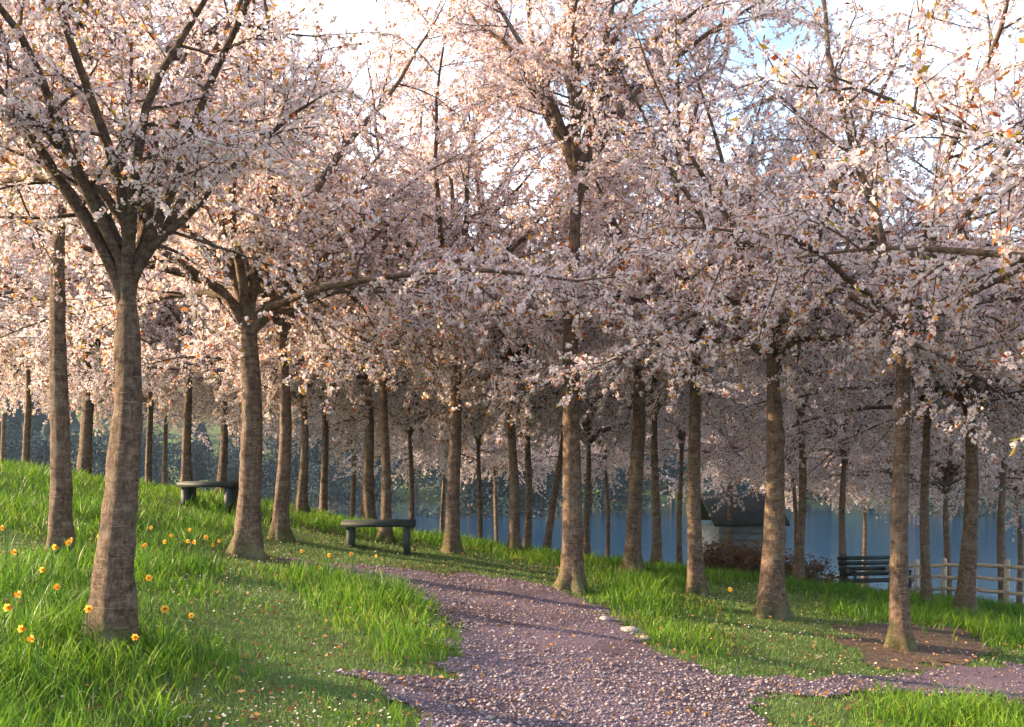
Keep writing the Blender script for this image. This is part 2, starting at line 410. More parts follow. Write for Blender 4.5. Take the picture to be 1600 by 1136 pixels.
def crown_proto(nl_up, nl_side, reach, rise, sec, ter, up=(46, 68), side=(8, 30), lift=0.0, clear=.18):
    limbs = []; fc = []; fo = []; lc = []; ld = []
    specs = []
    a0 = rng.uniform(0, 6.28)
    for i in range(nl_up): specs.append((a0 + i*2*np.pi/nl_up + rng.normal(0, .18), R(rng.uniform(*up)), rise*rng.uniform(.85, 1.15), .062, .012))
    for i in range(nl_side): specs.append((a0+.4 + i*2*np.pi/nl_side + rng.normal(0, .2), R(rng.uniform(*side)), reach*rng.uniform(.85, 1.12), .048, -.03))
    if lift: specs.insert(0, (0, R(88), 2.4, .060, .02))
    for az, el, L, r0, bend in specs:
        mb = MB(); d = np.array([math.cos(az)*math.cos(el), math.sin(az)*math.cos(el), math.sin(el)])
        z0 = rng.uniform(-.42, -.12) if bend > 0 else rng.uniform(-.5, .25) + lift*rng.uniform(.3, 1.0)
        n = 12; steep = d*.55 + np.array([0, 0, .85 if bend > 0 else .35]); steep /= np.linalg.norm(steep)
        first = np.array([0, 0, z0]) + d*np.array([1, 1, 0])*.02; mid = first + steep*.42
        P = grow(mid, d, L, n-2, .085, bend); P = np.vstack([first, first+steep*.2, P])
        rad = r0*1.05*(1-np.linspace(0, 1, n+1))**.85*.88+.006; mb.tube(P, rad, 7)
        def spray(P, r, L0, depth):
            # twigs along a branch
            m = len(P)-1; seg = np.linalg.norm(P[-1]-P[0]); tot = np.linalg.norm(np.diff(P, axis=0), axis=1).sum()
            return m, tot
        for t in np.arange(clear+.12, 1, .035):
            if rng.uniform() < .75:
                i = min(int(t*n), n-1); fc.append(P[i]*(1-(t*n-i))+P[i+1]*(t*n-i)+rng.normal(0, .035, 3)); fo.append(rng.integers(5, 11))
        for k in range(sec):
            t = clear + (.98-clear)*((k+rng.uniform(0, .8))/sec); i = min(int(t*n), n-1); fr = t*n-i
            p = P[i]*(1-fr)+P[i+1]*fr; dd = P[i+1]-P[i]; dd /= np.linalg.norm(dd)
            d2 = rot_about(dd, perp(dd), R(rng.uniform(38, 72))); d2[2] *= .75; d2 /= np.linalg.norm(d2)
            L2 = rng.uniform(.7, 1.45)*(1.15-.55*t); n2 = 6
            Q = grow(p, d2, L2, n2, .10, .0 if el > .7 else -.03)
            r2 = max(rad[i]*.45, .009); mb.tube(Q, np.linspace(r2, .005, n2+1), 4)
            for t2 in np.arange(.2, 1, .11):
                if rng.uniform() < .7:
                    i2 = min(int(t2*n2), n2-1); fc.append(Q[i2]*(1-(t2*n2-i2))+Q[i2+1]*(t2*n2-i2)); fo.append(rng.integers(4, 9))
            for j in range(ter):
                t2 = .12 + .88*((j+rng.uniform(0, .8))/ter); i2 = min(int(t2*n2), n2-1); f2 = t2*n2-i2
                p2 = Q[i2]*(1-f2)+Q[i2+1]*f2; e = Q[i2+1]-Q[i2]; e /= np.linalg.norm(e)
                d3 = rot_about(e, perp(e), R(rng.uniform(30, 75)))
                L3 = rng.uniform(.25, .62); T = grow(p2, d3, L3, 3, .12, -.05)
                mb.tube(T, [.0060, .0048, .0036, .0022], 3)
                nc = max(3, int(L3/.06))
                for c in range(nc):
                    if rng.uniform() < .20: continue
                    tt = (c+rng.uniform(.2, 1))/nc*3; i3 = min(int(tt), 2); pc = T[i3]*(1-(tt-i3))+T[i3+1]*(tt-i3)
                    fc.append(pc); fo.append(rng.integers(4, 9))
                    if rng.uniform() < .6: lc.append(pc); ld.append(rng.normal(size=3)*.8+d3)
                fc.append(T[-1]); fo.append(rng.integers(4, 9))
                if rng.uniform() < .95: lc.append(T[-1]); ld.append(d3+rng.normal(size=3)*.3)
        limbs.append(mb.mesh('limb', True))
    fc = np.repeat(np.array(fc), np.array(fo), axis=0); n = len(fc)
    off = rng.normal(size=(n, 3)); off /= np.linalg.norm(off, axis=1)[:, None]; off[:, 2] -= .25
    cent = fc + off*rng.uniform(.010, .042, (n, 1))
    nrm = off + rng.normal(0, .45, (n, 3))
    bl = mesh_np('blossom', *flowers(cent, nrm, rng.uniform(.0115, .0215, n)))
    lc = np.array(lc); m = len(lc)
    lf = mesh_np('young_leaves', *leaves(lc, np.array(ld), rng.uniform(.045, .095, m), rng.uniform(.02, .038, m)))
    return limbs, bl, lf, n

PROTOS = [crown_proto(7, 6, 3.3, 3.9, 11, 9), crown_proto(6, 7, 3.6, 3.7, 11, 9), crown_proto(10, 4, 2.7, 3.9, 10, 9, (48, 73), (30, 48), 1.0, .27), crown_proto(6, 6, 3.4, 4.1, 12, 9)]
for pr in PROTOS:
    for l in pr[0]: l.materials.append(M_LIMB)
    pr[1].materials.append(M_BLOSSOM); pr[2].materials.append(M_BRONZE)

def trunk_mesh(h, dia, lean, seed, sides=22):
    rs = np.random.default_rng(seed)
    n = max(14, int(h/.09)); t = np.linspace(0, 1, n)
    z = -.25 + t*(h+.25)
    wob = .06*np.sin(t*5+rs.uniform(0, 6))*t; wob2 = .06*np.sin(t*4+rs.uniform(0, 6))*t
    x = lean[0]*t + wob - wob[-1]*t; y = lean[1]*t + wob2 - wob2[-1]*t
    hh = np.clip(z, 0, None)
    dia = dia*.9; r = dia/2*(1.12 - .52*t) + dia*.34*np.exp(-hh/.20) + dia*.06*np.exp(-((z-h+.25)/.2)**2) - dia*.13*np.clip((z-h+.9)/.9, 0, 1)**1.5
    th = np.linspace(0, 2*np.pi, sides, endpoint=False); ph = rs.uniform(0, 6.28, 4)
    root = .30*np.exp(-hh/.16)[:, None]*(np.cos(5*th+ph[0])+.7*np.cos(3*th+ph[1])+.4*np.cos(8*th+ph[2]))[None]
    lob = 1 + root + .05*np.cos(2*th[None]+ph[2]+3*t[:, None]) + .035*np.cos(5*th[None]+ph[3]-2*t[:, None]) + rs.normal(0, .035, (n, sides)) + sum(.22*np.exp(-((t[:, None]-kt)*h/.09)**2 - ((np.angle(np.exp(1j*(th[None]-ka))))/.45)**2) for kt, ka in rs.uniform((.15, 0), (.9, 6.28), (4, 2)))
    mb = MB(); mb.tube(np.stack([x, y, z], 1), r, sides, cap=True, lobes=lob)
    return mb.mesh('trunk', True)

def cherry(x, y, dia, fork, proto, label, group=None, lean=(0, 0), sc=1.0, rz=None, seed=0, zs=1.0):
    z = H(x, y); root = empty('cherry_tree', (x, y, z))
    tag(root, label, 'cherry tree', group)
    fh = fork - z
    obj('trunk', trunk_mesh(fh, dia, lean, seed), M_BARK, root)
    limbs, bl, lf, _ = PROTOS[proto]
    a = rng.uniform(0, 6.28) if rz is None else rz
    pos = (lean[0], lean[1], fh)
    thick = dia/.26
    for l in limbs: obj('limb', l, None, root, pos, (0, 0, a), (sc, sc, sc*zs))
    tag(obj('crown_of_blossom', bl, None, root, pos, (0, 0, a), (sc, sc, sc*zs)), kind='stuff')
    tag(obj('young_leaves', lf, None, root, pos, (0, 0, a), (sc, sc, sc*zs)), kind='stuff')
    return root

def at(px, d): return ((px-800)/1556.*d, d)
# (sight px, distance, trunk diameter, fork height, crown, lean, scale, label, group)
CREST = 'slender cherry trees along the crest of the bank'
SLOPE = 'slender cherry trees on the slope down to the lake'
BACK = 'thin cherry trunk on the slope behind the grassy crest, blue water beyond'
TREES = [
 (170, 6.15, .26, 2.6, 2, (.09, .05), .64, 'thick flared cherry trunk leaning among daffodils in tall grass', None),
 (385, 11.4, .30, 3.35, 1, (.02, 0), 1.06, 'stout grey cherry tree standing at the edge of mown lawn beside the daffodil bank', None),
 (93, 9.6, .20, 4.2, 2, (.03, 0), .85, 'tall slim dark cherry trunk with a high fork beside the thick leaning one', None),
 (893, 12.2, .25, 4.95, 2, (.08, 0), .9, 'tall cherry tree with high fan of limbs where the gravel path ends', None),
 (988, 15.5, .27, 3.9, 3, (.08, 0), 1.1, 'cherry tree with low fork in tall grass just behind the path', None),
 (1090, 13.3, .22, 3.2, 1, (-.05, 0), .9, 'cherry tree between the tall path grass and the mown clearing', None),
 (1205, 11.8, .28, 2.9, 0, (.02, 0), .88, 'sturdy cherry tree standing alone in the mown clearing, one side glowing orange', None),
 (1408, 10.4, .21, 3.1, 3, (-.02, 0), .9, 'dark cherry trunk rising from bare brown soil by the side path', None),
 (1508, 15.0, .27, 2.5, 1, (.05, 0), 1.0, 'dark cherry tree standing beside the pale rail fence', None),
 (1449, 16.2, .17, 2.3, 0, (0, 0), .85, 'thin pale cherry trunk between two dark ones near the rail fence', None),
 (1246, 18.6, .19, 2.4, 2, (.05, 0), .9, 'slim orange-lit cherry tree just behind the sturdy one in the clearing', None),
 (1025, 18.2, .17, 2.6, 0, (0, 0), .9, 'slim orange-lit cherry tree on the crest beside the low-forked tree', None),
 (803, 16.4, .19, 2.9, 1, (-.04, 0), 1.08, 'orange-brown cherry trunk on the crest beyond the end of the path', None),
 (822, 20.0, .17, 2.6, 3, (.05, 0), .9, 'curving thin cherry trunk close behind the orange-brown one past the path', None),
 (850, 21.0, .17, 2.5, 0, (.45, 0), .85, 'thin cherry tree leaning over strongly beyond the crest', None),
 (578, 18.8, .26, 2.9, 2, (-.05, 0), 1.2, 'bright orange-lit cherry trunk standing up on the crest of the bank', None),
 (602, 14.8, .16, 3.3, 3, (0, 0), .85, 'thin dark shaded cherry trunk in front of the bright orange one', None),
 (706, 14.2, .20, 3.6, 0, (0, 0), .9, 'dark shaded cherry tree in grass behind the bend of the path', None),
 (436, 13.2, .20, 3.1, 2, (.03, 0), .85, 'pale cherry tree close beside the stout grey one', None),
 (470, 16.8, .17, 2.8, 1, (.02, 0), .9, 'slim cherry tree just beyond the pale one, on the crest past the stout grey tree', None), (345, 19.0, .18, 3.0, 0, (0, 0), .9, 'slim orange-lit cherry tree on the crest behind the stout grey tree', None), (292, 18.4, .19, 3.4, 3, (.03, 0), .9, 'slender cherry tree right behind the low dark bench high on the bank', None),
 (130, 19.6, .28, 3.9, 1, (.04, 0), 1.0, 'broad orange-lit cherry trunk on top of the grassy bank', None),
 (232, 21.5, .17, 3.6, 2, (0, 0), .9, CREST, 1), (40, 22.0, .18, 3.9, 0, (0, 0), .95, CREST, 1), (505, 21.5, .20, 3.2, 3, (0, 0), 1.25, 'shaded cherry tree over the crest between the pale tree and the bright orange trunk', None),
 (640, 22.5, .15, 2.3, 1, (0, 0), .9, 'very thin cherry trunk beyond the crest beside the thin dark shaded one', None), (748, 24.0, .15, 2.0, 2, (0, 0), .9, BACK, 2), (918, 22.5, .18, 2.1, 3, (0, 0), .9, 'thin cherry tree beyond the crest just behind the tall high-fanned tree', None),
 (1320, 22.0, .18, 1.6, 0, (0, 0), .9, 'thin cherry tree on the slope between the russet shrubs and slatted bench', None), (1570, 21.5, .20, 1.5, 2, (0, 0), .95, 'thin cherry tree standing behind the pale rail fence', None), (1140, 25.0, .18, 1.6, 1, (0, 0), .9, 'thin cherry tree in front of the small dark-roofed hut', None),
 (1480, 23.0, .17, .9, 1, (0, 0), .85, BACK, 2), (1590, 26.0, .18, .5, 0, (0, 0), .9, BACK, 2), (1240, 27.0, .17, .9, 2, (0, 0), .85, BACK, 2),
 (690, 28.0, .16, 1.6, 0, (.1, 0), .85, BACK, 2), (775, 30.0, .17, 1.2, 3, (0, 0), .85, BACK, 2), (950, 27.0, .15, 1.4, 1, (-.1, 0), .85, BACK, 2), (1062, 23.0, .15, 1.9, 2, (.05, 0), .8, 'very thin cherry trunk beyond the crest behind the tree at the clearing\'s edge', None),
 (1185, 30.0, .18, .7, 0, (0, 0), .85, BACK, 2), (1350, 31.0, .18, .3, 3, (0, 0), .85, BACK, 2), (550, 26.0, .17, 2.1, 0, (0, 0), .9, BACK, 2), (400, 24.0, .17, 2.6, 3, (0, 0), .9, CREST, 1),
 (260, 26.5, .18, 2.9, 1, (0, 0), .9, CREST, 1), (175, 24.5, .17, 3.0, 0, (.1, 0), .9, CREST, 1), (5, 27.0, .18, 3.1, 2, (0, 0), .9, CREST, 1), (1690, 24.0, .18, 1.0, 1, (0, 0), .9, BACK, 2),
 (1395, 26.5, .18, 1.1, 3, (0, 0), .9, BACK, 2), (1655, 17.0, .24, 2.3, 0, (0, 0), 1.0, BACK, 2), (-80, 17.5, .25, 4.2, 3, (0, 0), .95, CREST, 1),
]
for k, (px, d, dia, fk, pr, ln, sc, lab, g) in enumerate(TREES):
    x, y = at(px, d)
    if g == 1: lab, grp = 'slender cherry tree standing far back over the top of the grassy bank', CREST
    elif g == 2: grp = SLOPE
    else: grp = None
    cherry(x, y, dia, fk, pr, lab, grp, ln, sc, seed=100+k)
# trees beside the viewer whose branches hang into the view
cherry(5.6, 6.2, .30, 2.6, 3, 'cherry tree beside the side path whose boughs hang over the clearing', None, (-.1, 0), 1.12, rz=.3, seed=201)
cherry(7.6, 10.8, .27, 2.9, 1, 'cherry tree over the long grass right of the side path, boughs reaching the fence', None, (-.05, 0), 1.05, seed=202)
cherry(3.9, 2.3, .28, 3.7, 2, 'cherry tree at the near edge of the side path with boughs arching over the gravel', None, (0, 0), 1.1, seed=203)
cherry(-5.4, 3.6, .28, 4.0, 1, 'cherry tree beside the near daffodils whose high boughs reach over the bank', None, (0, 0), 1.0, seed=204)

# ------------------------------------------------------------------ grass
def blades(x, y, h, wd, lean, tint, segs, name, m):
    n = len(x); z = height(x, y) - .01
    az = rng.uniform(0, 2*np.pi, n); la = rng.uniform(0, 2*np.pi, n)
    a = np.stack([np.cos(az), np.sin(az), np.zeros(n)], 1)*(wd/2)[:, None]
    l = np.stack([np.cos(la), np.sin(la), np.zeros(n)], 1)*(lean*h)[:, None]
    base = np.stack([x, y, z], 1); rows = []
    for s in range(segs):
        t = s/segs; c = base + l*(t**1.9) + np.array([0, 0, 1.])*(h*(t - .25*lean*t*t))[:, None]
        wv = 1-.55*t**2
        rows += [c-a*wv, c+a*wv]
    rows.append(base + l + np.array([0, 0, 1.])*(h*(1-.25*lean))[:, None])
    k = 2*segs+1; v = np.stack(rows, 1).reshape(-1, 3)
    tri = []
    for s in range(segs-1): b = 2*s; tri += [[b, b+1, b+3], [b, b+3, b+2]]
    b = 2*(segs-1); tri.append([b, b+1, b+2]); tri = np.array(tri)
    f = (tri[None]+(np.arange(n)*k)[:, None, None]).reshape(-1)
    me = mesh_np(name, v, f, np.full(n*len(tri), 3), {'tint': np.repeat(tint, k)})
    return obj(name, me, m)

# where grass is left long (world outlines), elsewhere it is mown
LONG = [[gp(*p) for p in poly] for poly in (
    [(-250, 1250), (-250, 905), (120, 860), (330, 880), (345, 985), (330, 1040), (300, 1090), (330, 1250)],
    [(470, 880), (600, 905), (690, 965), (702, 1052), (560, 1038), (490, 985), (455, 920)],
    [(885, 900), (960, 955), (1060, 1025), (1130, 1048), (1135, 1010), (1080, 950), (1080, 905), (980, 885)],
    [(1270, 925), (1340, 905), (1700, 950), (1700, 1040), (1460, 1020), (1440, 985), (1330, 975)],
    [(1390, 1250), (1390, 1100), (1420, 1085), (1560, 1095), (1800, 1115), (1800, 1250)],
    [(560, 1080), (640, 1100), (665, 1136), (650, 1200), (560, 1200), (600, 1130)])]
def longness(x, y):
    xw = x + (vnoise(x*2.2, y*2.2, 41)-.5)*.7; yw = y + (vnoise(x*2.2+30, y*2.2, 42)-.5)*.7
    m = np.zeros(len(x), bool)
    for p in LONG: m |= in_poly(xw, yw, p)
    # the bank near the crest is rough
    m |= (yw > 14.6+.10*xw)
    m |= (yw > 10.5) & (xw < -3.6)
    return m
def scatter(n, x0, x1, y0, y1, ref, power):
    x = rng.uniform(x0, x1, n); y = rng.uniform(y0, y1, n)
    d = np.hypot(x, y); k = rng.uniform(size=n) < np.clip(ref/np.maximum(d, .5), 0, 1)**power
    k &= np.abs(x) < .75*y + 2.2
    return x[k], y[k]

def bare(x, y):      # worn soil round the dark trunk by the side path
    return on_soil(x, y)

x, y = scatter(2600000, -15, 15, 3.6, 22, 5.2, 1.5)
k = ~on_path(x, y, .26); x, y = x[k], y[k]
fr_ = np.mean([longness(x+.42*math.cos(a_), y+.42*math.sin(a_)) for a_ in np.arange(6)*math.pi/3], axis=0)
fr_ = .75*fr_ + .25*longness(x, y)
lg = rng.uniform(size=len(x)) < fr_*.92
k = rng.uniform(size=len(x)) < np.where(bare(x, y), .10, 1.0); x, y, lg, fr_ = x[k], y[k], lg[k], fr_[k]
patch = vnoise(x*.9, y*.9, 51)*.55 + vnoise(x*3.1, y*3.1, 52)*.45
xs, ys, ps = x[~lg], y[~lg], patch[~lg]
print('lawn blades', len(xs))
dd = np.hypot(xs, ys)
tag(blades(xs, ys, rng.uniform(.025, .06, len(xs)), .0045+.0006*dd, rng.uniform(.2, .9, len(xs)),
       np.clip(.15+.55*ps+rng.normal(0, .16, len(xs)), 0, 1), 1, 'lawn_grass', M_LAWN), 'short mown pale green lawn around the tree trunks', 'grass', kind='stuff')
xl, yl, pl, fl_ = x[lg], y[lg], patch[lg], fr_[lg]
clump = vnoise(xl*2.4, yl*2.4, 55)
k = rng.uniform(size=len(xl)) < np.clip(.16+.62*clump, 0, 1)*.75; xl, yl, pl, clump, fl_ = xl[k], yl[k], pl[k], clump[k], fl_[k]
print('long blades', len(xl))
dd = np.hypot(xl, yl)
hl = (.10+.22*clump)*(.25+.75*fl_)*rng.uniform(.5, 1.25, len(xl))*np.where(dd > 14, .8, 1)
tag(blades(xl, yl, hl, (.0042+.0006*dd)*rng.uniform(.6, 1.4, len(xl)), rng.uniform(.15, .85, len(xl)),
       np.clip(.05+.65*pl+rng.normal(0, .17, len(xl)), 0, 1), 3, 'long_grass', M_GRASS), 'long uncut green grass and bulb leaves on the banks beside the path', 'grass', kind='stuff')
# rough grass falling away beyond the crest
x, y = scatter(60000, -30, 30, 21.5, 40, 30, 1)
tag(blades(x, y, rng.uniform(.15, .4, len(x)), np.full(len(x), .03), rng.uniform(.2, .8, len(x)), rng.uniform(.1, .9, len(x)), 2, 'slope_grass', M_GRASS),
    'rough grass on the slope falling to the lake', 'grass', kind='stuff')

# ------------------------------------------------------------------ fallen petals, litter, gravel
x, y = scatter(120000, -10, 10, 3.6, 17, 5.5, 1.3)
edge = on_path(x, y) & ~(on_path(x+.22, y) & on_path(x-.22, y) & on_path(x, y+.22) & on_path(x, y-.22))
k = rng.uniform(size=len(x)) < np.clip(1.5*vnoise(x*1.4, y*1.4, 71)-.35, .03, 1)*.5 + .45*edge*vnoise(x*2.5, y*2.5, 73); x, y = x[k], y[k]
op = on_path(x, y); z = np.where(op, path_z(x, y)+.006, height(x, y)+rng.uniform(.02, .055, len(x)))
v, f, l, a = flowers(np.stack([x, y, z], 1), np.stack([rng.normal(0, .35, len(x)), rng.normal(0, .35, len(x)), np.ones(len(x))], 1), rng.uniform(.006, .0105, len(x)))
tag(obj('fallen_petals', mesh_np('fallen_petals', v, f, l, a), M_PETALFALL), 'pale pink petals fallen on the path and lawn', 'petals', kind='stuff')
x, y = scatter(14000, -10, 10, 3.6, 17, 6, 1.2); n = len(x)
op = on_path(x, y); z = np.where(op, path_z(x, y)+.008, height(x, y)+rng.uniform(.03, .07, n))
v, f, l, a = leaves(np.stack([x, y, z], 1), np.stack([rng.normal(size=n), rng.normal(size=n), rng.normal(0, .2, n)], 1), rng.uniform(.03, .06, n), rng.uniform(.015, .03, n))
tag(obj('leaf_litter', mesh_np('leaf_litter', v, f, l, a), M_LEAFLITTER), 'small brown leaves lying on path and lawn', 'leaves', kind='stuff')
x, y = scatter(190000, min(pxs), max(pxs), 3.6, max(pys), 5.5, 1.4)
k = on_path(x, y, .16) & (rng.uniform(size=len(x)) < np.clip(1.7*vnoise(x*1.1, y*.7, 81)*(.6+.8*vnoise(x*5, y*5, 82))-.05, .22, 1)); x, y = x[k], y[k]; n = len(x)
oc = np.array([[1, 0, 0], [0, 1, 0], [-1, 0, 0], [0, -1, 0], [0, 0, 1], [0, 0, -1]], float)
of = np.array([[0, 1, 4], [1, 2, 4], [2, 3, 4], [3, 0, 4], [1, 0, 5], [2, 1, 5], [3, 2, 5], [0, 3, 5]])
r = rng.gamma(2, .0032, n)+.0025; an = rng.uniform(0, 6.28, n)
p = oc[None]*rng.uniform(.6, 1.3, (n, 6, 1))*r[:, None, None]; p[:, :, 2] *= .65
cx, sx = np.cos(an)[:, None], np.sin(an)[:, None]
p = np.stack([p[:, :, 0]*cx-p[:, :, 1]*sx + x[:, None], p[:, :, 0]*sx+p[:, :, 1]*cx + y[:, None], p[:, :, 2]+path_z(x, y)[:, None]+r[:, None]*.25], -1)
tag(obj('gravel', mesh_np('gravel', p.reshape(-1, 3), (of[None]+(np.arange(n)*6)[:, None, None]).reshape(-1), np.full(n*8, 3), {'tint': np.repeat(rng.beta(2, 2.4, n), 6)}), M_PEBBLE),
    'loose purple grey gravel on the path', 'gravel', kind='stuff')
print('pebbles', n)

# a few stones lying at the path edge
def stone_mesh(seed):
    rs = np.random.default_rng(seed); mb = MB(); t = np.linspace(0, np.pi, 7)
    lob = 1 + rs.normal(0, .12, (7, 9)); mb.tube(np.stack([t*0, t*0, -.5*np.cos(t)], 1), np.sin(t)*.8+.02, 9, cap=True, lobes=lob)
    return mb.mesh('stone', True)
for i, (px, py, s) in enumerate([(985, 985, .11), (945, 968, .09), (1008, 996, .07), (660, 935, .09)]):
    sx_, sy_ = gp(px, py); o = obj('stone', stone_mesh(300+i), M_STONE, None, (sx_, sy_, H(sx_, sy_)+s*.2), (0, 0, i*1.3), (s, s*.75, s*.7))
    if i < 3: tag(o, 'pale stone lying where the gravel path meets tall grass', 'stone', 'stones at the path edge')
    else: tag(o, 'single pale stone at the bend of the path below the dark trunk', 'stone')

# ------------------------------------------------------------------ daffodils
def daffodil_meshes(seed):
    rs = np.random.default_rng(seed); h = 1.0
    st = MB(); t = np.linspace(0, 1, 7); P = np.stack([.05*t**2, 0*t, h*t], 1); P = np.vstack([P, [.085, 0, h+.012], [.115, 0, h+.002]])
    st.tube(P, [.010]*7+[.010, .013], 6)
    lv = []
    for k in range(4):
        a = rs.uniform(0, 6.28); L = rs.uniform(.7, 1.0); n = 6; b = []
        for i in range(n+1):
            u = i/n; c = np.array([math.cos(a)*.04+math.cos(a)*.28*u**2*L, math.sin(a)*.04+math.sin(a)*.28*u**2*L, L*(u-.12*u**3)])
            wv = .018*(1-.8*u**3); s = np.array([-math.sin(a), math.cos(a), 0])*wv; b += [c-s, c+s]
        f = []
        for i in range(n): f += [2*i, 2*i+1, 2*i+3, 2*i+2]
        lv.append(mesh_np('leaf', b, f, [4]*n, {'tint': rs.uniform(0, 1, len(b))}))
    # flower faces +X
    pets = []
    for k in range(6):
        a = k*math.pi/3; s = .070 if k % 2 else .076
        u = np.array([0, math.cos(a), math.sin(a)]); wv = np.array([0, -math.sin(a), math.cos(a)])
        c0 = np.array([.115, 0, h]); off = np.array([1., 0, 0])
        v = [c0+u*.012, c0+u*s*.5+wv*.025+off*.008, c0+u*s*1.0+off*.0, c0+u*s*.5-wv*.025+off*.008, c0+u*s*.55+off*-.004, c0+u*s*.85+wv*.02, c0+u*s*.85-wv*.02]
        f = [0, 1, 4, 1, 5, 4, 5, 2, 4, 2, 6, 4, 6, 3, 4, 3, 0, 4]
        pets.append(mesh_np('petal', v, f, [3]*6, {'tint': rs.uniform(0, 1, 7)}))
    tr = MB(); lob = 1+np.array([[0]*12, [0]*12, [0]*12, [.02, -.02]*6, [.14, -.08]*6])
    tr.tube([[.108, 0, h], [.12, 0, h], [.15, 0, h], [.175, 0, h], [.187, 0, h]], [.014, .022, .025, .030, .040], 12, lobes=lob)
    return st.mesh('stem', True), lv, pets, tr.mesh('trumpet', True)
DAF = [daffodil_meshes(i) for i in range(4)]
def daffodil(px, py_base, d, hgt, label, group, i):
    x, y = at(px, d); z = H(x, y); root = empty('daffodil', (x, y, z-.01), rng.uniform(-2.6, -.4))
    tag(root, label, 'daffodil', group); st, lv, pets, tr = DAF[i % 4]; s = (hgt*1.0,)*3
    fl = 1.0
    obj('stem', st, M_STEM, root, sc=hgt)
    for l in lv: obj('leaf', l, M_STEM, root, sc=hgt)
    for p in pets: obj('petal', p, M_YELLOW, root, sc=hgt)
    obj('trumpet', tr, M_ORANGE, root, sc=hgt)
A = ('yellow daffodil with orange trumpet in the long grass by the thick leaning trunk', 'daffodils around the leaning trunk')
B = ('orange-trumpeted daffodil on the bank between the leaning trunk and the stout grey tree', 'daffodils on the bank between two trunks')
C_ = ('lone small daffodil in the rough grass between the stout grey tree and the path', 'daffodils in the rough grass near the path')
i = 0
for px, d in [(5, 5.6), (40, 6.0), (62, 7.0), (80, 8.0), (112, 8.2), (118, 8.8), (30, 7.6), (-20, 6.4), (180, 6.2), (135, 5.9), (25, 5.3), (235, 7.0), (95, 6.4), (230, 8.6), (300, 6.4), (60, 5.2), (150, 9.4), (10, 8.8), (210, 5.6), (255, 6.1)]:
    daffodil(px, 0, d, rng.uniform(.27, .37), *A, i); i += 1
for px, d in [(270, 10.2), (292, 9.6), (310, 9.3), (330, 9.5), (322, 10.0), (255, 9.2), (240, 10.4), (345, 10.1), (300, 10.8)]:
    daffodil(px, 0, d, rng.uniform(.26, .34), *B, i); i += 1
for px, d in [(550, 10.6), (512, 10.2), (585, 11.0), (470, 10.6), (1142, 11.2), (500, 9.4)]:
    if px > 1000: daffodil(px, 0, d, .36, 'single daffodil in the tall grass beside the mown clearing', None, i)
    else: daffodil(px, 0, d, rng.uniform(.25, .32), *C_, i)
    i += 1

# ------------------------------------------------------------------ fence, bench, hut, shrubs beyond the crest
fx0, fy0 = at(1290, 24.0); fx1, fy1 = at(1760, 15.6); nf = 11
fe = empty('rail_fence', (fx0, fy0, H(fx0, fy0))); tag(fe, 'low weathered pale wooden rail fence running down the slope', 'fence')
FP = []
for k in range(nf):
    t = k/(nf-1); x = fx0+(fx1-fx0)*t; y = fy0+(fy1-fy0)*t; FP.append((x, y, H(x, y)))
bx, by, bz = FP[0]
for k, (x, y, z) in enumerate(FP):
    mb = MB(); mb.tube([(x-bx, y-by, z-bz-.3), (x-bx, y-by, z-bz+.45), (x-bx+.01, y-by, z-bz+.86), (x-bx+.01, y-by, z-bz+.89)], [.055, .052, .048, .03], 8, cap=True)
    obj('post', mb.mesh('post', True), M_WOOD, fe)
    if k < nf-1:
        x2, y2, z2 = FP[k+1]
        for hh in (.30, .54, .77):
            mb = MB(); j = rng.normal(0, .012, 2)
            P = [np.array([x-bx, y-by-.055, z-bz+hh+j[0]])*(1-u)+np.array([x2-bx, y2-by-.055, z2-bz+hh+j[1]])*u + np.array([0, 0, -.012*math.sin(math.pi*u)]) for u in (-.03, .25, .5, .75, 1.03)]
            mb.tube(P, [.030, .036, .034, .035, .028], 6, cap=True); obj('rail', mb.mesh('rail', True), M_WOOD, fe)

def bench(px, d, rz, label):
    x, y = at(px, d); z = H(x, y); b = empty('park_bench', (x, y, z), rz); tag(b, label, 'bench')
    for k in range(4):
        mb = MB(); mb.box((0, -.20+.11*k, .45), (1.5, .09, .035)); obj('seat_slat', mb.mesh('seat_slat'), M_SLAT, b)
    for k in range(4):
        mb = MB(); mb.box((0, .24+.035*k, .56+.11*k), (1.5, .03, .085)); obj('back_slat', mb.mesh('back_slat'), M_SLAT, b)
    for s in (-.62, .62):
        mb = MB(); mb.bar((s, -.2, -.1), (s, -.2, .43), .05, .05); obj('leg', mb.mesh('leg'), M_IRON, b)
        mb = MB(); mb.bar((s, .18, -.1), (s, .22, .45), .05, .05); mb.bar((s, .25, .45), (s, .40, .98), .045, .045); obj('leg', mb.mesh('leg'), M_IRON, b)
        mb = MB(); mb.bar((s, -.24, .66), (s, .27, .66), .05, .035); mb.bar((s, -.2, .47), (s, -.2, .645), .04, .04); obj('armrest', mb.mesh('armrest'), M_IRON, b)
bench(1372, 21.3, R(8), 'dark slatted park bench beyond the crest, facing the orchard')

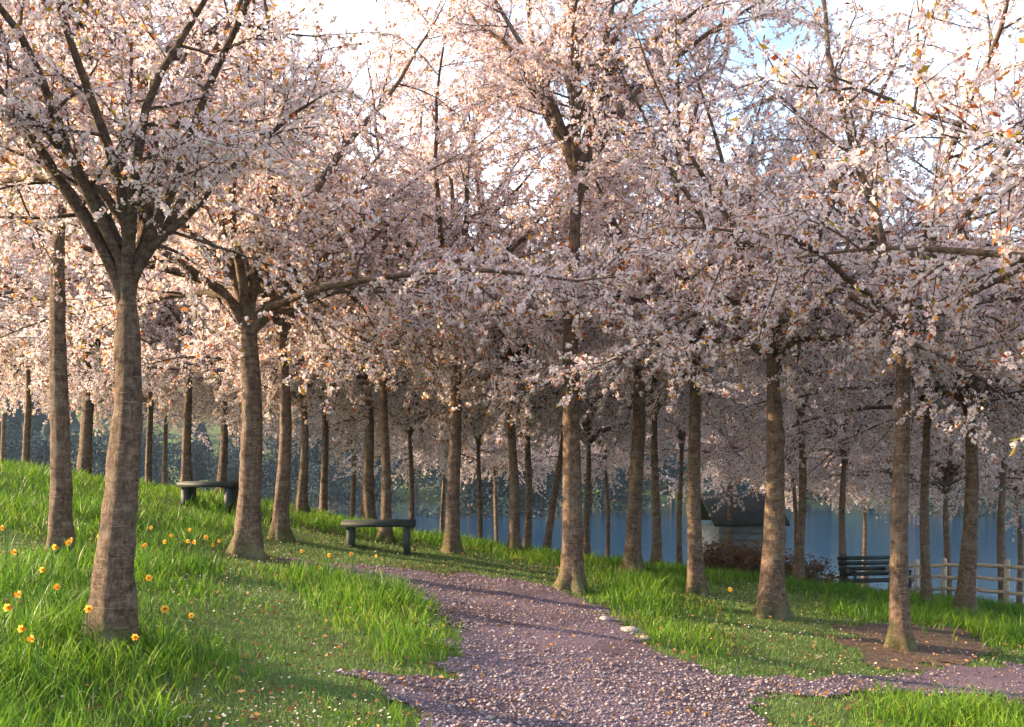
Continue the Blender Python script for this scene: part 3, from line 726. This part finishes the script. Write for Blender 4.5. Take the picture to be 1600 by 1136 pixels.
def plank_bench(px, d, L, rz, label):
    x, y = at(px, d); z = H(x, y); b = empty('plank_bench', (x, y, z), rz); tag(b, label, 'bench')
    for k in range(3):
        mb = MB(); mb.box((0, -.14+.14*k,   .36+.003*k), (L, .125, .07)); obj('seat_plank', mb.mesh('seat_plank'), M_SLAT, b)
    for sx_ in (-.38*L, .38*L):
        mb = MB(); mb.box((sx_, 0, .110), (.09, .36, .42)); obj('leg', mb.mesh('leg'), M_SLAT, b)
plank_bench(328, 14.8, .85, R(-4), 'low dark backless bench on the bank behind the stout grey tree')
plank_bench(592, 13.6, 1.0, R(5), 'low dark backless bench at the foot of the thin dark trunk')
hx, hy = at(1152, 26.0); hz = H(hx, hy)
hut = empty('lakeside_hut', (hx, hy, hz-.1), R(6)); hut.scale = (.72, .8, 1.02); tag(hut, 'small dark-roofed boarded hut down the slope by the lake', 'hut')
base_h = 2.2
for k in range(13):
    mb = MB(); mb.box((0, -1.0, .09+k*.178), (2.1, .05+.012*(k % 2), .16)); obj('board', mb.mesh('board'), M_BOARD, hut)
mb = MB(); mb.box((0, .02, 1.12), (2.04, 1.9, 2.28)); obj('wall', mb.mesh('wall'), M_BOARD, hut)
mb = MB(); mb.bar((0, -1.45, 2.38), (0, .12, 3.05), 2.7, .08); obj('roof', mb.mesh('roof'), M_ROOF, hut)
mb = MB(); mb.bar((0, .12, 3.05), (0, 1.35, 2.38), 2.7, .083); obj('roof', mb.mesh('roof'), M_ROOF, hut)
mb = MB(); mb.box((-.45, -1.045, 1.35), (.6, .04, .55)); wn = obj('window', mb.mesh('window'), M_SHADE, hut)
mb = MB(); mb.box((-.45, -1.075, 1.35), (.04, .03, .55)); mb.box((-.45, -1.078, 1.66), (.74, .06, .06)); mb.box((-.45, -1.078, 1.04), (.74, .06, .06)); obj('frame', mb.mesh('frame'), M_WOOD, wn)

def shrub(px, d, rad, h, label, group, seed):
    rs = np.random.default_rng(seed); x, y = at(px, d); z = H(x, y); root = empty('russet_shrub', (x, y, z)); tag(root, label, 'shrub', group)
    mb = MB(); tips = []
    for k in range(26):
        a = rs.uniform(0, 6.28); e = rs.uniform(.5, 1.4); dd_ = np.array([math.cos(a)*math.cos(e)*rad, math.sin(a)*math.cos(e)*rad, math.sin(e)*h])
        P = np.array([dd_*t + np.array([0, 0, .15*h*t*(1-t)]) + rs.normal(0, .03, 3)*t for t in np.linspace(0, 1, 6)]); mb.tube(P, np.linspace(.016, .004, 6), 4)
        tips += [P[j] + rs.normal(0, .09, 3) for j in (2, 3, 3, 4, 4, 5, 5) for _ in range(9)]
    obj('stems', mb.mesh('stems', True), M_TWIG, root)
    c = np.array(tips); n = len(c)
    tag(obj('foliage', mesh_np('foliage', *leaves(c, rs.normal(size=(n, 3)), rs.uniform(.06, .11, n), rs.uniform(.03, .06, n))), M_RUSSET, root), kind='stuff')
for i, (px, d, r_, h_) in enumerate([(1128, 21.0, .8, .75), (1165, 21.6, .8, .8), (1215, 21.2, .9, .75), (1262, 21.8, .8, .7)]):
    shrub(px, d, r_, h_, 'low russet shrub just over the crest behind the mown clearing', 'russet shrubs over the crest', 400+i)

# leafy trees along the far shore
def shore_meshes(seed):
    rs = np.random.default_rng(seed); tk = MB(); tk.tube([[0, 0, -.04], [0, .004, .15], [.01, 0, .45], [.0, .01, .8]], [.024, .017, .011, .003], 7); c = []; 
    for k in range(34):
        a = rs.uniform(0, 6.28); e = rs.uniform(-.2, 1.4); z0 = rs.uniform(.14, .62); L = rs.uniform(.12, .30)*(1.15-.5*z0)
        u = np.array([math.cos(a)*math.cos(e), math.sin(a)*math.cos(e), math.sin(e)]); tip = np.array([0, 0, z0])+u*L
        tk.tube([[0, 0, z0], (np.array([0, 0, z0])+tip)/2+np.array([0, 0, .01]), tip], [.007, .004, .002], 4)
        c.append(tip + rs.normal(0, 1, (rs.integers(60, 130), 3))*np.array([.055, .055, .04]))
    c = np.concatenate(c); n = len(c)
    return tk.mesh('trunk', True), mesh_np('crown', *leaves(c, rs.normal(size=(n, 3)), rs.uniform(.02, .04, n), rs.uniform(.012, .022, n)))
SH = [shore_meshes(600+i) for i in range(4)]
xs_ = np.linspace(-78, 88, 64)
for i, x in enumerate(xs_):
    x = float(x + rng.normal(0, 1.2)); y = float(rng.uniform(112, 150)); z = H(x, y); h_ = float(rng.uniform(9, 17))
    o = empty('shore_tree', (x, y, z), float(rng.uniform(0, 6))); tag(o, 'dark bluish leafy tree on the far shore of the lake', 'tree', 'trees along the far lake shore')
    tk, cr_ = SH[i % 4]; obj('trunk', tk, M_TWIG, o, sc=h_); tag(obj('crown', cr_, M_FAR, o, sc=(h_*1.15, h_*1.15, h_)), kind='stuff')

# ------------------------------------------------------------------ wooded far shore
def far_wood():
    n = 2600; x = rng.uniform(-520, 520, n*2); y = rng.uniform(150, 560, n*2)
    z = height(x, y); k = z > LAKE_Z+.6; x, y, z = x[k][:n], y[k][:n], z[k][:n]; n = len(x)
    h = rng.uniform(7, 17, n); r = h*rng.uniform(.16, .30, n)
    tiers = [(0.08, 1.0), (.30, .62), (.28, .92), (.58, .40), (.54, .62), (1.0, .02)]
    sides = 7; th = np.linspace(0, 2*np.pi, sides, endpoint=False)
    V = []
    for tz, tr in tiers:
        jr = r[:, None]*tr*rng.uniform(.7, 1.25, (n, sides))
        V.append(np.stack([x[:, None]+jr*np.cos(th), y[:, None]+jr*np.sin(th), (z+h*tz)[:, None]+rng.normal(0, .25, (n, sides))], -1))
    V = np.stack(V, 1).reshape(-1, 3); m = len(tiers)
    i_ = np.arange(m-1)[:, None]*sides; j = np.arange(sides)[None]; j2 = (j+1) % sides
    qd = np.stack([i_+j, i_+j2, i_+sides+j2, i_+sides+j], -1).reshape(-1, 4)
    F = (qd[None]+(np.arange(n)*m*sides)[:, None, None]).reshape(-1)
    return mesh_np('far_wood', V, F, np.full(n*len(qd), 4), {'tint': np.repeat(rng.uniform(0, 1, n), m*sides)})
tag(obj('far_wood', far_wood(), M_FAR), 'dark bluish wood covering the hills across the lake', 'wood', kind='stuff')

# ------------------------------------------------------------------ haze
def haze(density):
    m, t, o = mat('haze_air')
    v = N(t, 'VolumePrincipled'); v.inputs['Color'].default_value = (.55, .76, 1.0, 1)
    v.inputs['Density'].default_value = density; v.inputs['Anisotropy'].default_value = 0.1
    t.links.new(v.outputs[0], o.inputs['Volume'])
    mb = MB(); mb.box((0, 405, 60), (1840, 1010, 146))
    b = obj('haze', mb.mesh('haze'), m); tag(b, 'pale blue air over the lake', 'haze', kind='stuff')
haze(.00022)
tot = 0; seen = set()
for o in bpy.data.objects:
    if o.type == 'MESH' and o.data.name not in seen:
        seen.add(o.data.name); tot += len(o.data.loops) - 2*len(o.data.polygons)
print('unique triangles', tot, 'flowers', [p[3] for p in PROTOS], 'objects', len(bpy.data.objects))
